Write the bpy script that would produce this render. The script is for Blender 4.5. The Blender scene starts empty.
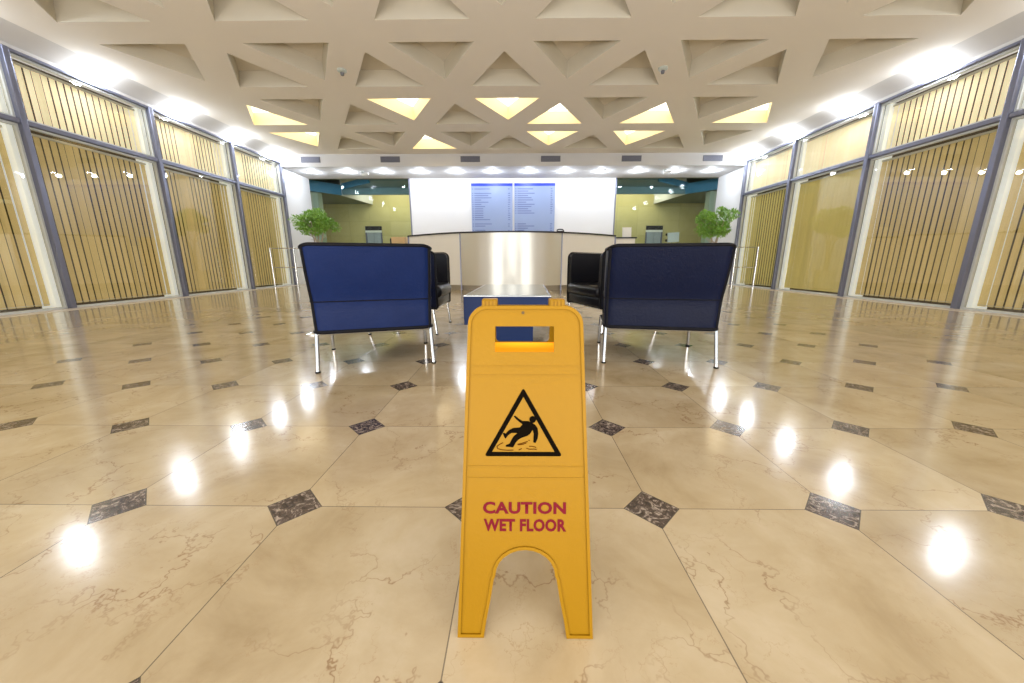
import bpy, bmesh, math, random
from mathutils import Vector, Matrix
from mathutils.geometry import delaunay_2d_cdt
random.seed(7)
sc = bpy.context.scene
COL = sc.collection

# ------------------------------------------------------------------ materials
def mat(name, color=(.8, .8, .8), rough=.5, metal=0., spec=.5, emit=None, estr=0., **kw):
    m = bpy.data.materials.new(name); m.use_nodes = True
    b = m.node_tree.nodes['Principled BSDF']
    b.inputs['Base Color'].default_value = (*color, 1)
    b.inputs['Roughness'].default_value = rough
    b.inputs['Metallic'].default_value = metal
    b.inputs['Specular IOR Level'].default_value = spec
    if emit:
        b.inputs['Emission Color'].default_value = (*emit, 1)
        b.inputs['Emission Strength'].default_value = estr
    for k, v in kw.items():
        b.inputs[k.replace('_', ' ')].default_value = v
    return m

class NT:
    def __init__(s, m): s.t = m.node_tree; s.b = s.t.nodes['Principled BSDF']
    def n(s, ty, **kw):
        n = s.t.nodes.new(ty)
        for k, v in kw.items(): setattr(n, k, v)
        return n
    def l(s, a, b): s.t.links.new(a, b)
    def math(s, op, a, b=None, c=None):
        n = s.n('ShaderNodeMath', operation=op)
        for i, v in enumerate((a, b, c)):
            if v is None: continue
            if isinstance(v, (int, float)): n.inputs[i].default_value = v
            else: s.l(v, n.inputs[i])
        return n.outputs[0]
    def mix(s, f, a, b, bt='MIX'):
        n = s.n('ShaderNodeMix', data_type='RGBA', blend_type=bt)
        for i, v in ((0, f), (6, a), (7, b)):
            if isinstance(v, (int, float)): n.inputs[i].default_value = v
            elif isinstance(v, tuple): n.inputs[i].default_value = (*v, 1)
            else: s.l(v, n.inputs[i])
        return n.outputs[2]
    def ramp(s, f, stops):
        n = s.n('ShaderNodeValToRGB'); e = n.color_ramp.elements
        while len(e) < len(stops): e.new(.5)
        for x, (p, c) in zip(e, stops):
            x.position = p; x.color = (*c, 1) if isinstance(c, tuple) else (c, c, c, 1)
        s.l(f, n.inputs[0]); return n.outputs[0]
    def noise(s, v, scale, detail=4, rough=.5, dist=0.):
        n = s.n('ShaderNodeTexNoise'); s.l(v, n.inputs['Vector'])
        n.inputs['Scale'].default_value = scale; n.inputs['Detail'].default_value = detail
        n.inputs['Roughness'].default_value = rough; n.inputs['Distortion'].default_value = dist
        return n
    def bump(s, h, strength=.2, dist=.01):
        n = s.n('ShaderNodeBump'); n.inputs['Strength'].default_value = strength
        n.inputs['Distance'].default_value = dist; s.l(h, n.inputs['Height']); s.l(n.outputs[0], s.b.inputs['Normal'])

def noisy(name, c1, c2, scale=6, rough=.5, metal=0., bump=0., bscale=None, **kw):
    m = mat(name, c1, rough, metal, **kw); t = NT(m)
    co = t.n('ShaderNodeTexCoord').outputs['Object']
    nz = t.noise(co, scale, 5, .55)
    t.l(t.mix(nz.outputs[0], c1, c2), t.b.inputs['Base Color'])
    if bump:
        nb = t.noise(co, bscale or scale * 4, 3, .6); t.bump(nb.outputs[0], bump, .01)
    return m

def floor_material():
    m = mat('marble_floor', rough=.13, spec=1.); t = NT(m)
    T = .5
    co = t.n('ShaderNodeTexCoord').outputs['Object']
    sx = t.n('ShaderNodeSeparateXYZ'); t.l(co, sx.inputs[0]); X, Y = sx.outputs[0], sx.outputs[1]
    gx = t.math('DIVIDE', X, T); gy = t.math('DIVIDE', Y, T)
    dx = t.math('MULTIPLY', t.math('ABSOLUTE', t.math('SUBTRACT', gx, t.math('ROUND', gx))), T)
    dy = t.math('MULTIPLY', t.math('ABSOLUTE', t.math('SUBTRACT', gy, t.math('ROUND', gy))), T)
    md = t.math('ADD', dx, dy)
    inx = t.math('LESS_THAN', t.math('ABSOLUTE', X), 3.12)
    iny = t.math('LESS_THAN', Y, 7.7)
    inside = t.math('MULTIPLY', inx, iny)
    dia = t.math('MULTIPLY', t.math('LESS_THAN', md, .076), inside)
    ring = t.math('MULTIPLY', t.math('LESS_THAN', t.math('ABSOLUTE', t.math('SUBTRACT', md, .076)), .0022), inside)
    line = t.math('LESS_THAN', t.math('MINIMUM', dx, dy), .0013)
    line = t.math('MULTIPLY', line, t.math('SUBTRACT', 1., dia))
    joint = t.math('MULTIPLY', t.math('MAXIMUM', t.math('MULTIPLY', line, t.math('ADD', t.math('MULTIPLY', inside, .75), .1)), ring), .8)
    # tile identity
    cb = t.n('ShaderNodeCombineXYZ'); t.l(t.math('FLOOR', gx), cb.inputs[0]); t.l(t.math('FLOOR', gy), cb.inputs[1])
    wn = t.n('ShaderNodeTexWhiteNoise'); t.l(cb.outputs[0], wn.inputs['Vector'])
    off = t.n('ShaderNodeVectorMath', operation='SCALE'); t.l(wn.outputs['Color'], off.inputs[0]); off.inputs['Scale'].default_value = 9.
    pos = t.n('ShaderNodeVectorMath', operation='ADD'); t.l(co, pos.inputs[0]); t.l(off.outputs[0], pos.inputs[1]); P = pos.outputs[0]
    n1 = t.noise(P, 3.2, 7, .62, .4)
    base = t.ramp(n1.outputs[0], [(.22, (.35, .255, .135)), (.42, (.48, .375, .225)), (.56, (.54, .435, .28)), (.78, (.64, .54, .385))])
    tone = t.math('MULTIPLY_ADD', wn.outputs['Value'], .16, .9)
    tc = t.n('ShaderNodeCombineXYZ')
    for i in range(3): t.l(tone, tc.inputs[i])
    base = t.mix(1., base, tc.outputs[0], 'MULTIPLY')
    # veins
    def vein(scale, dist, width, seed):
        nn = t.noise(P, scale * 1.3, 5, .6)
        dv = t.n('ShaderNodeVectorMath', operation='SCALE'); t.l(nn.outputs['Color'], dv.inputs[0]); dv.inputs['Scale'].default_value = dist
        ad = t.n('ShaderNodeVectorMath', operation='ADD'); t.l(P, ad.inputs[0]); t.l(dv.outputs[0], ad.inputs[1])
        vo = t.n('ShaderNodeTexVoronoi', feature='DISTANCE_TO_EDGE'); t.l(ad.outputs[0], vo.inputs['Vector']); vo.inputs['Scale'].default_value = scale
        v = t.ramp(vo.outputs['Distance'], [(0., 1.), (width, 0.)])
        gate = t.ramp(t.noise(P, scale * .9 + seed, 2, .5).outputs[0], [(.43, 0.), (.62, 1.)])
        return t.math('MULTIPLY', v, gate)
    v1 = vein(3.6, .42, .014, .3); v2 = vein(9., .22, .016, .9)
    c = t.mix(t.math('MULTIPLY', v1, .85), base, (.26, .15, .07))
    c = t.mix(t.math('MULTIPLY', v2, .42), c, (.36, .22, .11))
    # dark diamond stone
    nd = t.noise(co, 34, 6, .7, 2.2)
    dc = t.ramp(nd.outputs[0], [(.38, (.035, .024, .018)), (.52, (.11, .08, .066)), (.62, (.42, .35, .29))])
    c = t.mix(dia, c, dc)
    c = t.mix(joint, c, (.035, .03, .025))
    t.l(c, t.b.inputs['Base Color'])
    rr = t.noise(co, 2.2, 3, .5)
    t.l(t.math('MULTIPLY_ADD', rr.outputs[0], .12, .075), t.b.inputs['Roughness'])
    t.bump(t.noise(co, 1.6, 3, .5).outputs[0], .045, .05)
    return m

def glass_material(name, tint=(.93, .96, .94), refl=1.0, r0=.045):
    m = bpy.data.materials.new(name); m.use_nodes = True; nt = m.node_tree
    nt.nodes.remove(nt.nodes['Principled BSDF'])
    out = nt.nodes['Material Output']
    tr = nt.nodes.new('ShaderNodeBsdfTransparent'); tr.inputs[0].default_value = (*tint, 1)
    gl = nt.nodes.new('ShaderNodeBsdfGlossy'); gl.inputs['Roughness'].default_value = .015; gl.inputs[0].default_value = (refl, refl, refl, 1)
    fr = nt.nodes.new('ShaderNodeLayerWeight')
    pw = nt.nodes.new('ShaderNodeMath'); pw.operation = 'POWER'; pw.inputs[1].default_value = 4.2; nt.links.new(fr.outputs['Facing'], pw.inputs[0])
    mu = nt.nodes.new('ShaderNodeMath'); mu.operation = 'MULTIPLY_ADD'; mu.inputs[1].default_value = .85; mu.inputs[2].default_value = r0
    mx = nt.nodes.new('ShaderNodeMixShader')
    fr.inputs[0].default_value = .5; nt.links.new(pw.outputs[0], mu.inputs[0]); nt.links.new(mu.outputs[0], mx.inputs[0])
    nt.links.new(tr.outputs[0], mx.inputs[1]); nt.links.new(gl.outputs[0], mx.inputs[2]); nt.links.new(mx.outputs[0], out.inputs[0])
    return m

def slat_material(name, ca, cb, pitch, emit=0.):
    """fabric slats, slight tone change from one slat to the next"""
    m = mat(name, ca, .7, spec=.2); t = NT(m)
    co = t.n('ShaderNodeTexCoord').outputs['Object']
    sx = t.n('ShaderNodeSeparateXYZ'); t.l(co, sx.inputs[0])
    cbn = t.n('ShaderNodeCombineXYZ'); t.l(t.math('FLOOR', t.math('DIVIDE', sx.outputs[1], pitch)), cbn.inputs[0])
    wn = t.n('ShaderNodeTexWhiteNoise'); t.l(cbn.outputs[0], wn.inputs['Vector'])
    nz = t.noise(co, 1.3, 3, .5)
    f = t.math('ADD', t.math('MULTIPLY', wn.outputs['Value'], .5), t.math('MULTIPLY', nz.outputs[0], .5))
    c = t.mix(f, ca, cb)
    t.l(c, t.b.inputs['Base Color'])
    if emit:  # glow painted into the fabric for light falling on it
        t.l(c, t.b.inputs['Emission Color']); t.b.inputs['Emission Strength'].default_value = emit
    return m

def hall_stone():
    m = mat('hall_stone', (.6, .52, .25), .35, spec=.4); t = NT(m)
    co = t.n('ShaderNodeTexCoord').outputs['Object']
    br = t.n('ShaderNodeTexBrick'); br.offset = 0.; br.inputs['Scale'].default_value = 1.
    br.inputs['Brick Width'].default_value = .9; br.inputs['Row Height'].default_value = .6; br.inputs['Mortar Size'].default_value = .006
    br.inputs['Color1'].default_value = (.50, .43, .17, 1); br.inputs['Color2'].default_value = (.62, .54, .26, 1); br.inputs['Mortar'].default_value = (.3, .26, .12, 1)
    sx = t.n('ShaderNodeSeparateXYZ'); t.l(co, sx.inputs[0]); cb = t.n('ShaderNodeCombineXYZ'); t.l(sx.outputs[0], cb.inputs[0]); t.l(sx.outputs[2], cb.inputs[1])
    t.l(cb.outputs[0], br.inputs['Vector'])
    nz = t.noise(co, 3, 5, .6)
    t.l(t.mix(nz.outputs[0], br.outputs[0], (.66, .58, .30)), t.b.inputs['Base Color'])
    return m

def leather(name, c1, c2, rough=.38, bump=.25, coat=0.15):
    m = noisy(name, c1, c2, 5, rough, bump=bump, bscale=60)
    m.node_tree.nodes['Principled BSDF'].inputs['Coat Weight'].default_value = coat
    m.node_tree.nodes['Principled BSDF'].inputs['Coat Roughness'].default_value = .3
    m.node_tree.nodes['Principled BSDF'].inputs['Specular IOR Level'].default_value = .16
    return m

M = dict(
    floor=floor_material(),
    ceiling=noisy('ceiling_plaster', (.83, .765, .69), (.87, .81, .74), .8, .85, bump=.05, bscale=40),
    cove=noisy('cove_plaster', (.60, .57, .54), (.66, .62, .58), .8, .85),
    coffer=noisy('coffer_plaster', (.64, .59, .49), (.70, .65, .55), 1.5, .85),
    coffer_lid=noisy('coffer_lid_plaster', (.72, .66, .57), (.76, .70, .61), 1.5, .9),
    lit_side=mat('lit_coffer_plaster', (.82, .70, .44), .8, emit=(1., .82, .52), estr=.2),  # warm lamplight and faint glow painted into the side plaster
    lit_panel=mat('lit_panel', (1, 1, 1), .6, emit=(1., .90, .68), estr=3.6),
    white=noisy('white_paint', (.78, .78, .80), (.84, .84, .86), 1., .6),
    reveal=mat('glowing_white_reveal', (.85, .87, .84), .5, emit=(.95, 1., .95), estr=.45),
    softwhite=noisy('bulkhead_paint', (.60, .59, .60), (.66, .65, .66), 1., .7),
    alu=noisy('grey_aluminium', (.17, .18, .25), (.22, .23, .31), 3, .35, .55),
    lightframe=noisy('light_frame', (.62, .66, .66), (.72, .74, .74), 3, .4),
    glass=glass_material('window_glass', (.98, .97, .94)),
    clearglass=glass_material('clear_glass', (.90, .96, .95), r0=.006),
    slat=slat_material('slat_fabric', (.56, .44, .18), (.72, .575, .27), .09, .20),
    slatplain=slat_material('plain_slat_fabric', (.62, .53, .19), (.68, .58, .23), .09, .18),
    slattop=slat_material('lit_upper_slat_fabric', (.80, .70, .45), (.90, .82, .60), .09, .50),  # paler with stronger glow, the downlight wash painted in
    rail=noisy('blind_rail', (.6, .58, .48), (.7, .68, .58), 3, .5),
    dark=noisy('dark_gap_backing', (.06, .04, .015), (.09, .06, .025), 2, .9),
    chrome=noisy('polished_chrome', (.62, .63, .65), (.72, .73, .75), 8, .18, 1.),
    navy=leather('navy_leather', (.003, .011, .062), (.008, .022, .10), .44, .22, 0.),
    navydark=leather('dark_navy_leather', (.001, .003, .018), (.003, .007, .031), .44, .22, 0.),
    black=leather('black_leather', (.006, .006, .009), (.014, .014, .018), .3, .3, .2),
    piping=noisy('black_piping', (.004, .004, .006), (.01, .01, .014), 30, .5, spec=.12),
    navylam=noisy('navy_laminate', (.009, .022, .085), (.013, .03, .105), 2, .35, spec=.12),
    tabletop=noisy('grey_table_glass', (.40, .47, .52), (.46, .53, .58), 1.5, .10, .75),
    silver=noisy('brushed_silver_edge', (.5, .52, .56), (.6, .62, .66), 6, .3, .8),
    deskmetal=noisy('brushed_metal', (.68, .66, .60), (.72, .70, .64), 2, .30, 1., Anisotropic=.75, Anisotropic_Rotation=.25),
    deskcream=noisy('cream_panel', (.86, .82, .76), (.9, .87, .82), 1., .35),
    darktop=noisy('dark_counter', (.025, .022, .028), (.04, .036, .042), 8, .25),
    plinth=noisy('steel_plinth', (.36, .32, .26), (.46, .41, .34), 4, .35, .5),
    yellow=noisy('yellow_plastic', (.27, .135, .002), (.305, .158, .004), 4, .45, spec=.16, bump=.06, bscale=90),
    yellowlit=noisy('glowing_orange_plastic', (.90, .30, .004), (.95, .34, .01), 4, .42, emit=(1., .33, .01), estr=.8),
    ink=noisy('black_ink', (.004, .003, .002), (.007, .005, .003), 40, .8, spec=.0),
    puddle=noisy('brown_ink', (.07, .022, .002), (.10, .03, .003), 40, .7, spec=.0),
    red=noisy('dark_red_ink', (.13, .002, .010), (.16, .004, .014), 40, .5, spec=.12),
    screw=noisy('screw_metal', (.08, .05, .02), (.12, .08, .04), 60, .4, .6),
    leaf=noisy('leaf_green', (.12, .34, .04), (.40, .62, .12), 9, .45, bump=0),
    bark=noisy('pale_bark', (.42, .34, .24), (.55, .46, .35), 20, .8, bump=.4),
    pot=noisy('white_ceramic', (.62, .6, .58), (.7, .68, .66), 4, .25),
    soil=noisy('dark_soil', (.03, .02, .012), (.07, .045, .025), 40, .95, bump=.6),
    boardface=noisy('pale_blue_board', (.27, .35, .58), (.33, .41, .64), 1.2, .45),
    boardblue=noisy('blue_header', (.02, .05, .55), (.03, .07, .62), 4, .4),
    texty=noisy('slate_text', (.11, .15, .36), (.15, .19, .42), 30, .6),
    grille=noisy('grille_grey', (.12, .12, .14), (.17, .17, .19), 20, .5),
    lamp=mat('lamp_face', (1, 1, 1), .5, emit=(.86, .92, 1.), estr=55.),
    hall=hall_stone(),
    hallceil=noisy('hall_ceiling', (.13, .15, .10), (.17, .19, .13), .7, .8),
    hallsoffit=noisy('hall_soffit', (.20, .24, .20), (.26, .30, .25), .7, .8),
    blue=noisy('blue_beam_paint', (.06, .23, .42), (.09, .29, .48), .8, .5),
    bluegrey=noisy('blue_grey_beam', (.17, .28, .33), (.22, .33, .37), .8, .5),
    column=noisy('pale_green_column', (.42, .50, .40), (.48, .56, .45), .8, .6),
    steel=noisy('lift_steel', (.42, .46, .50), (.52, .56, .6), 2, .3, .8),
    wood=noisy('pale_wood', (.62, .42, .20), (.68, .48, .25), 6, .5),
    paper=noisy('white_paper', (.8, .8, .8), (.86, .86, .86), 3, .6),
    redplastic=noisy('red_plastic', (.35, .01, .02), (.42, .02, .03), 20, .35),
    sensor=noisy('sensor_plastic', (.48, .52, .48), (.55, .58, .54), 20, .4),
    strip=noisy('pale_stone_strip', (.70, .60, .47), (.78, .68, .55), 1.4, .2),
)

# ------------------------------------------------------------------ geometry helpers
def link(name, me, m, parent=None, loc=None, rot=None):
    o = bpy.data.objects.new(name, me); COL.objects.link(o)
    if m is not None and me is not None:
        me.materials.clear(); me.materials.append(m)
    if parent: o.parent = parent
    if loc: o.location = loc
    if rot: o.rotation_euler = rot
    return o
def mk(name, bm, m, parent=None, smooth=False, loc=None, rot=None, fix=True):
    if fix: bmesh.ops.recalc_face_normals(bm, faces=bm.faces)
    me = bpy.data.meshes.new(name); bm.to_mesh(me); bm.free()
    if smooth:
        me.polygons.foreach_set('use_smooth', [True] * len(me.polygons))
        try: me.set_sharp_from_angle(angle=math.radians(42))
        except Exception: pass
    return link(name, me, m, parent, loc, rot)
def thing(name, label, cat, loc=(0, 0, 0), rz=0., group=None):
    o = bpy.data.objects.new(name, None); COL.objects.link(o); o.location = loc; o.rotation_euler = (0, 0, rz)
    o.empty_display_size = .1
    return tag(o, label, cat, group)
def tag(o, label, cat, group=None):
    o['label'] = label; o['category'] = cat
    if group: o['group'] = group
    return o
def struct(o, label=None):
    o['kind'] = 'structure'
    if label: o['label'] = label
    return o
def box(bm, x0, x1, y0, y1, z0, z1, bev=0., seg=2, mtx=None):
    v = [bm.verts.new((x, y, z)) for x in (x0, x1) for y in (y0, y1) for z in (z0, z1)]
    fs = [bm.faces.new([v[i] for i in f]) for f in ((0, 1, 3, 2), (4, 6, 7, 5), (0, 4, 5, 1), (2, 3, 7, 6), (0, 2, 6, 4), (1, 5, 7, 3))]
    bmesh.ops.recalc_face_normals(bm, faces=fs)
    if mtx is not None: bmesh.ops.transform(bm, matrix=mtx, verts=v)
    if bev:
        es = list({e for f in fs for e in f.edges})
        bmesh.ops.bevel(bm, geom=es, offset=bev, segments=seg, affect='EDGES', profile=.5)
    return bm
def nb(): return bmesh.new()
def tube(bm, pts, r, n=10, closed=False, cap=True):
    pts = [Vector(p) for p in pts]; rings = []
    N = len(pts); up = None
    for i, p in enumerate(pts):
        if closed: d = pts[(i + 1) % N] - pts[i - 1]
        else: d = pts[min(i + 1, N - 1)] - pts[max(i - 1, 0)]
        d.normalize()
        if up is None:
            up = Vector((0, 0, 1)) if abs(d.z) < .9 else Vector((1, 0, 0))
        a = d.cross(up)
        if a.length < 1e-4: a = d.orthogonal()
        a.normalize(); b = a.cross(d); up = b
        rr = r[i] if isinstance(r, (list, tuple)) else r
        rings.append([bm.verts.new(p + (a * math.cos(t) + b * math.sin(t)) * rr) for t in [2 * math.pi * k / n for k in range(n)]])
    for i in range(N if closed else N - 1):
        A, B = rings[i], rings[(i + 1) % N]
        for k in range(n): bm.faces.new((A[k], A[(k + 1) % n], B[(k + 1) % n], B[k]))
    if cap and not closed:
        bm.faces.new(rings[0]); bm.faces.new(rings[-1])
    return bm
def disc(bm, c, r, h, n=20, axis='z'):
    a = [bm.verts.new((c[0] + r * math.cos(2 * math.pi * k / n), c[1] + r * math.sin(2 * math.pi * k / n), c[2])) for k in range(n)]
    b = [bm.verts.new((v.co.x, v.co.y, c[2] + h)) for v in a]
    bm.faces.new(a); bm.faces.new(b)
    for k in range(n): bm.faces.new((a[k], a[(k + 1) % n], b[(k + 1) % n], b[k]))
    return bm
def lathe(bm, prof, n=28, c=(0, 0), cap=True):
    rings = [[bm.verts.new((c[0] + r * math.cos(2 * math.pi * k / n), c[1] + r * math.sin(2 * math.pi * k / n), z)) for k in range(n)] for r, z in prof]
    for A, B in zip(rings, rings[1:]):
        for k in range(n): bm.faces.new((A[k], A[(k + 1) % n], B[(k + 1) % n], B[k]))
    if cap: bm.faces.new(rings[0]); bm.faces.new(rings[-1])
    return bm
def cdt_faces(outer, holes, extra=()):
    vs = []; es = []
    for poly in [outer] + list(holes):
        s = len(vs); vs += [Vector(p) for p in poly]; n = len(poly)
        es += [(s + i, s + (i + 1) % n) for i in range(n)]
    r = delaunay_2d_cdt(vs, es, [], 0, 1e-6)
    V, F = r[0], r[2]
    def inside(p, poly):
        c = False; n = len(poly)
        for i in range(n):
            a, b = poly[i], poly[i - 1]
            if (a[1] > p[1]) != (b[1] > p[1]) and p[0] < (b[0] - a[0]) * (p[1] - a[1]) / (b[1] - a[1]) + a[0]: c = not c
        return c
    out = []
    for f in F:
        cx = sum(V[i][0] for i in f) / len(f); cy = sum(V[i][1] for i in f) / len(f)
        if inside((cx, cy), outer) and not any(inside((cx, cy), h) for h in holes): out.append(list(f))
    return V, out
def plate(bm, outer, holes, t0, t1, place):
    """solid plate with holes; place(u, v, t) -> point"""
    V, F = cdt_faces(outer, holes)
    A = [bm.verts.new(place(p[0], p[1], t0)) for p in V]; B = [bm.verts.new(place(p[0], p[1], t1)) for p in V]
    cnt = {}
    for f in F:
        bm.faces.new([A[i] for i in f]); bm.faces.new([B[i] for i in reversed(f)])
        for i in range(len(f)):
            e = (f[i], f[(i + 1) % len(f)]); k = tuple(sorted(e)); cnt.setdefault(k, []).append(e)
    for k, l in cnt.items():
        if len(l) == 1:
            a, b = l[0]; bm.faces.new((A[b], A[a], B[a], B[b]))
    return bm

# ------------------------------------------------------------------ camera
f, yaw, pitch, roll = 357.04, .0113, .2197, -.0008
CX, CY, H = .1219, -.3728, .6709
fw = Vector((-math.sin(yaw) * math.cos(pitch), math.cos(yaw) * math.cos(pitch), -math.sin(pitch)))
rt = Vector((math.cos(yaw), math.sin(yaw), 0)); up = rt.cross(fw)
r2 = math.cos(roll) * rt + math.sin(roll) * up; u2 = -math.sin(roll) * rt + math.cos(roll) * up
cd = bpy.data.cameras.new('camera'); cam = bpy.data.objects.new('camera', cd); COL.objects.link(cam)
cd.sensor_width = 36; cd.lens = f / 1024 * 36; cd.clip_start = .02; cd.clip_end = 200
cam.matrix_world = Matrix(((r2.x, u2.x, -fw.x, CX), (r2.y, u2.y, -fw.y, CY), (r2.z, u2.z, -fw.z, H), (0, 0, 0, 1)))
sc.camera = cam

# ------------------------------------------------------------------ room shell
W = 6.55; YF = -3.2; YB = 10.42; YW = 11.9; ZC = 3.6; ZS = 3.28
struct(mk('floor', box(nb(), -9.4, 9.4, YF, 16.3, -.12, 0), M['floor']), 'polished beige marble floor with small dark diamond insets')
# pale stone strips at the foot of the glazing
for s, nm in ((-1, 'trim_1'), (1, 'trim_2')):
    struct(mk(nm, box(nb(), min(s * 6.22, s * 6.47), max(s * 6.22, s * 6.47), YF, YB, 0, .004), M['strip']), 'pale stone border strip along the glazing')

# coffered ceiling
P, S, X0, Y0, w, d0 = 1.994, 1.723, -.05, 4.795, 1.187, .233
hh = w * math.sqrt(3) / 2
tris = []
for k in range(-2, 4):
    yb = Y0 + k * S
    ns = [-2.5, -1.5, -.5, .5, 1.5, 2.5] if k % 2 == 0 else [-2, -1, 0, 1, 2]
    for n in ns: tris.append((k, n, 'u', [(X0 + n * P - w / 2, yb), (X0 + n * P + w / 2, yb), (X0 + n * P, yb - hh)]))
    yn = yb - S + 2 * d0
    ns = [-2, -1, 0, 1, 2] if k % 2 == 0 else [-2.5, -1.5, -.5, .5, 1.5, 2.5]
    for n in ns: tris.append((k, n, 'd', [(X0 + n * P - w / 2, yn), (X0 + n * P, yn + hh), (X0 + n * P + w / 2, yn)]))
tris = [t for t in tris if min(p[1] for p in t[3]) > YF + .1]
LIT = {(2, -2.5, 'u'), (2, .5, 'u'), (2, 1.5, 'u'), (2, 2.5, 'u'), (2, -1, 'd'), (2, 0, 'd'), (3, -2.5, 'd'), (3, .5, 'd'), (3, 1.5, 'd'), (3, -1, 'u')}
bm = nb()
outer = [(-6.2, YF), (6.2, YF), (6.2, YB), (-6.2, YB)]
V, F = cdt_faces(outer, [t[3] for t in tris])
vv = [bm.verts.new((p[0], p[1], ZC)) for p in V]
for fc in F: bm.faces.new([vv[i] for i in fc])
for fc in bm.faces:
    if fc.normal.z > 0: fc.normal_flip()
ceil = struct(mk('ceiling', bm, M['ceiling'], fix=False), 'beige coffered ceiling of triangular recesses')
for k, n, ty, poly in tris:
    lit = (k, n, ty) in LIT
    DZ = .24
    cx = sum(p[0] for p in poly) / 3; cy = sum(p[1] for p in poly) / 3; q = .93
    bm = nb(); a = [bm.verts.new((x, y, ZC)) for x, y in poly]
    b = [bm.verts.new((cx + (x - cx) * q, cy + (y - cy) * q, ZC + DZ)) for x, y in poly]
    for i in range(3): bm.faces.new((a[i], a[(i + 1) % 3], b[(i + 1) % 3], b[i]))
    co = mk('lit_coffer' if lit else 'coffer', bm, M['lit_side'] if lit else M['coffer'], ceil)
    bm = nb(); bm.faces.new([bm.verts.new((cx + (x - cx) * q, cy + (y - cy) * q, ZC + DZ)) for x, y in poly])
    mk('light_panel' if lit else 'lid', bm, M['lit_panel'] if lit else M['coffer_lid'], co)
# curved cove down to the glazing head
for s, nm in ((-1, 'trim_3'), (1, 'trim_4')):
    bm = nb(); prof = []
    for i in range(9):
        t = i / 8; prof.append((s * (6.2 + .35 * t), ZC - .13 * t ** 1.6))
    prof.append((s * 6.55, 3.40))
    A = [bm.verts.new((x, YF, z)) for x, z in prof]; B = [bm.verts.new((x, YB, z)) for x, z in prof]
    for i in range(len(prof) - 1): bm.faces.new((A[i], A[i + 1], B[i + 1], B[i]))
    struct(mk(nm, bm, M['cove'], smooth=True, fix=False), 'plaster cove between ceiling and glazing')
# bulkhead and rear soffit
struct(mk('trim_5', box(nb(), -W, W, YB, YB + .05, ZS, ZC + .05), M['softwhite']), 'white bulkhead across the room with air grilles')
struct(mk('trim_6', box(nb(), -W, W, YB + .052, YW, ZS, ZS + .04), M['softwhite']), 'white rear soffit with a row of downlights')
# walls
for s, nm in ((-1, 'wall_left'), (1, 'wall_right')):
    x0, x1 = sorted((s * W, s * (W + .12)))
    struct(mk(nm, box(nb(), x0, x1, YB + .05, YW, 0, ZS), M['white']), 'white end pier of the ' + ('left' if s < 0 else 'right') + ' wall')
struct(mk('wall_rear', box(nb(), -3.3, 3.3, YW, YW + .15, 0, ZS), M['white']), 'white rear wall behind the reception desk')
for s, nm in ((-1, 'trim_7'), (1, 'trim_8')):
    x0, x1 = sorted((s * 3.3, s * 3.34))
    struct(mk(nm, box(nb(), x0, x1, YW - .01, YW + .16, 0, ZS), M['alu']), 'thin metal edge of the rear wall')

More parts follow.
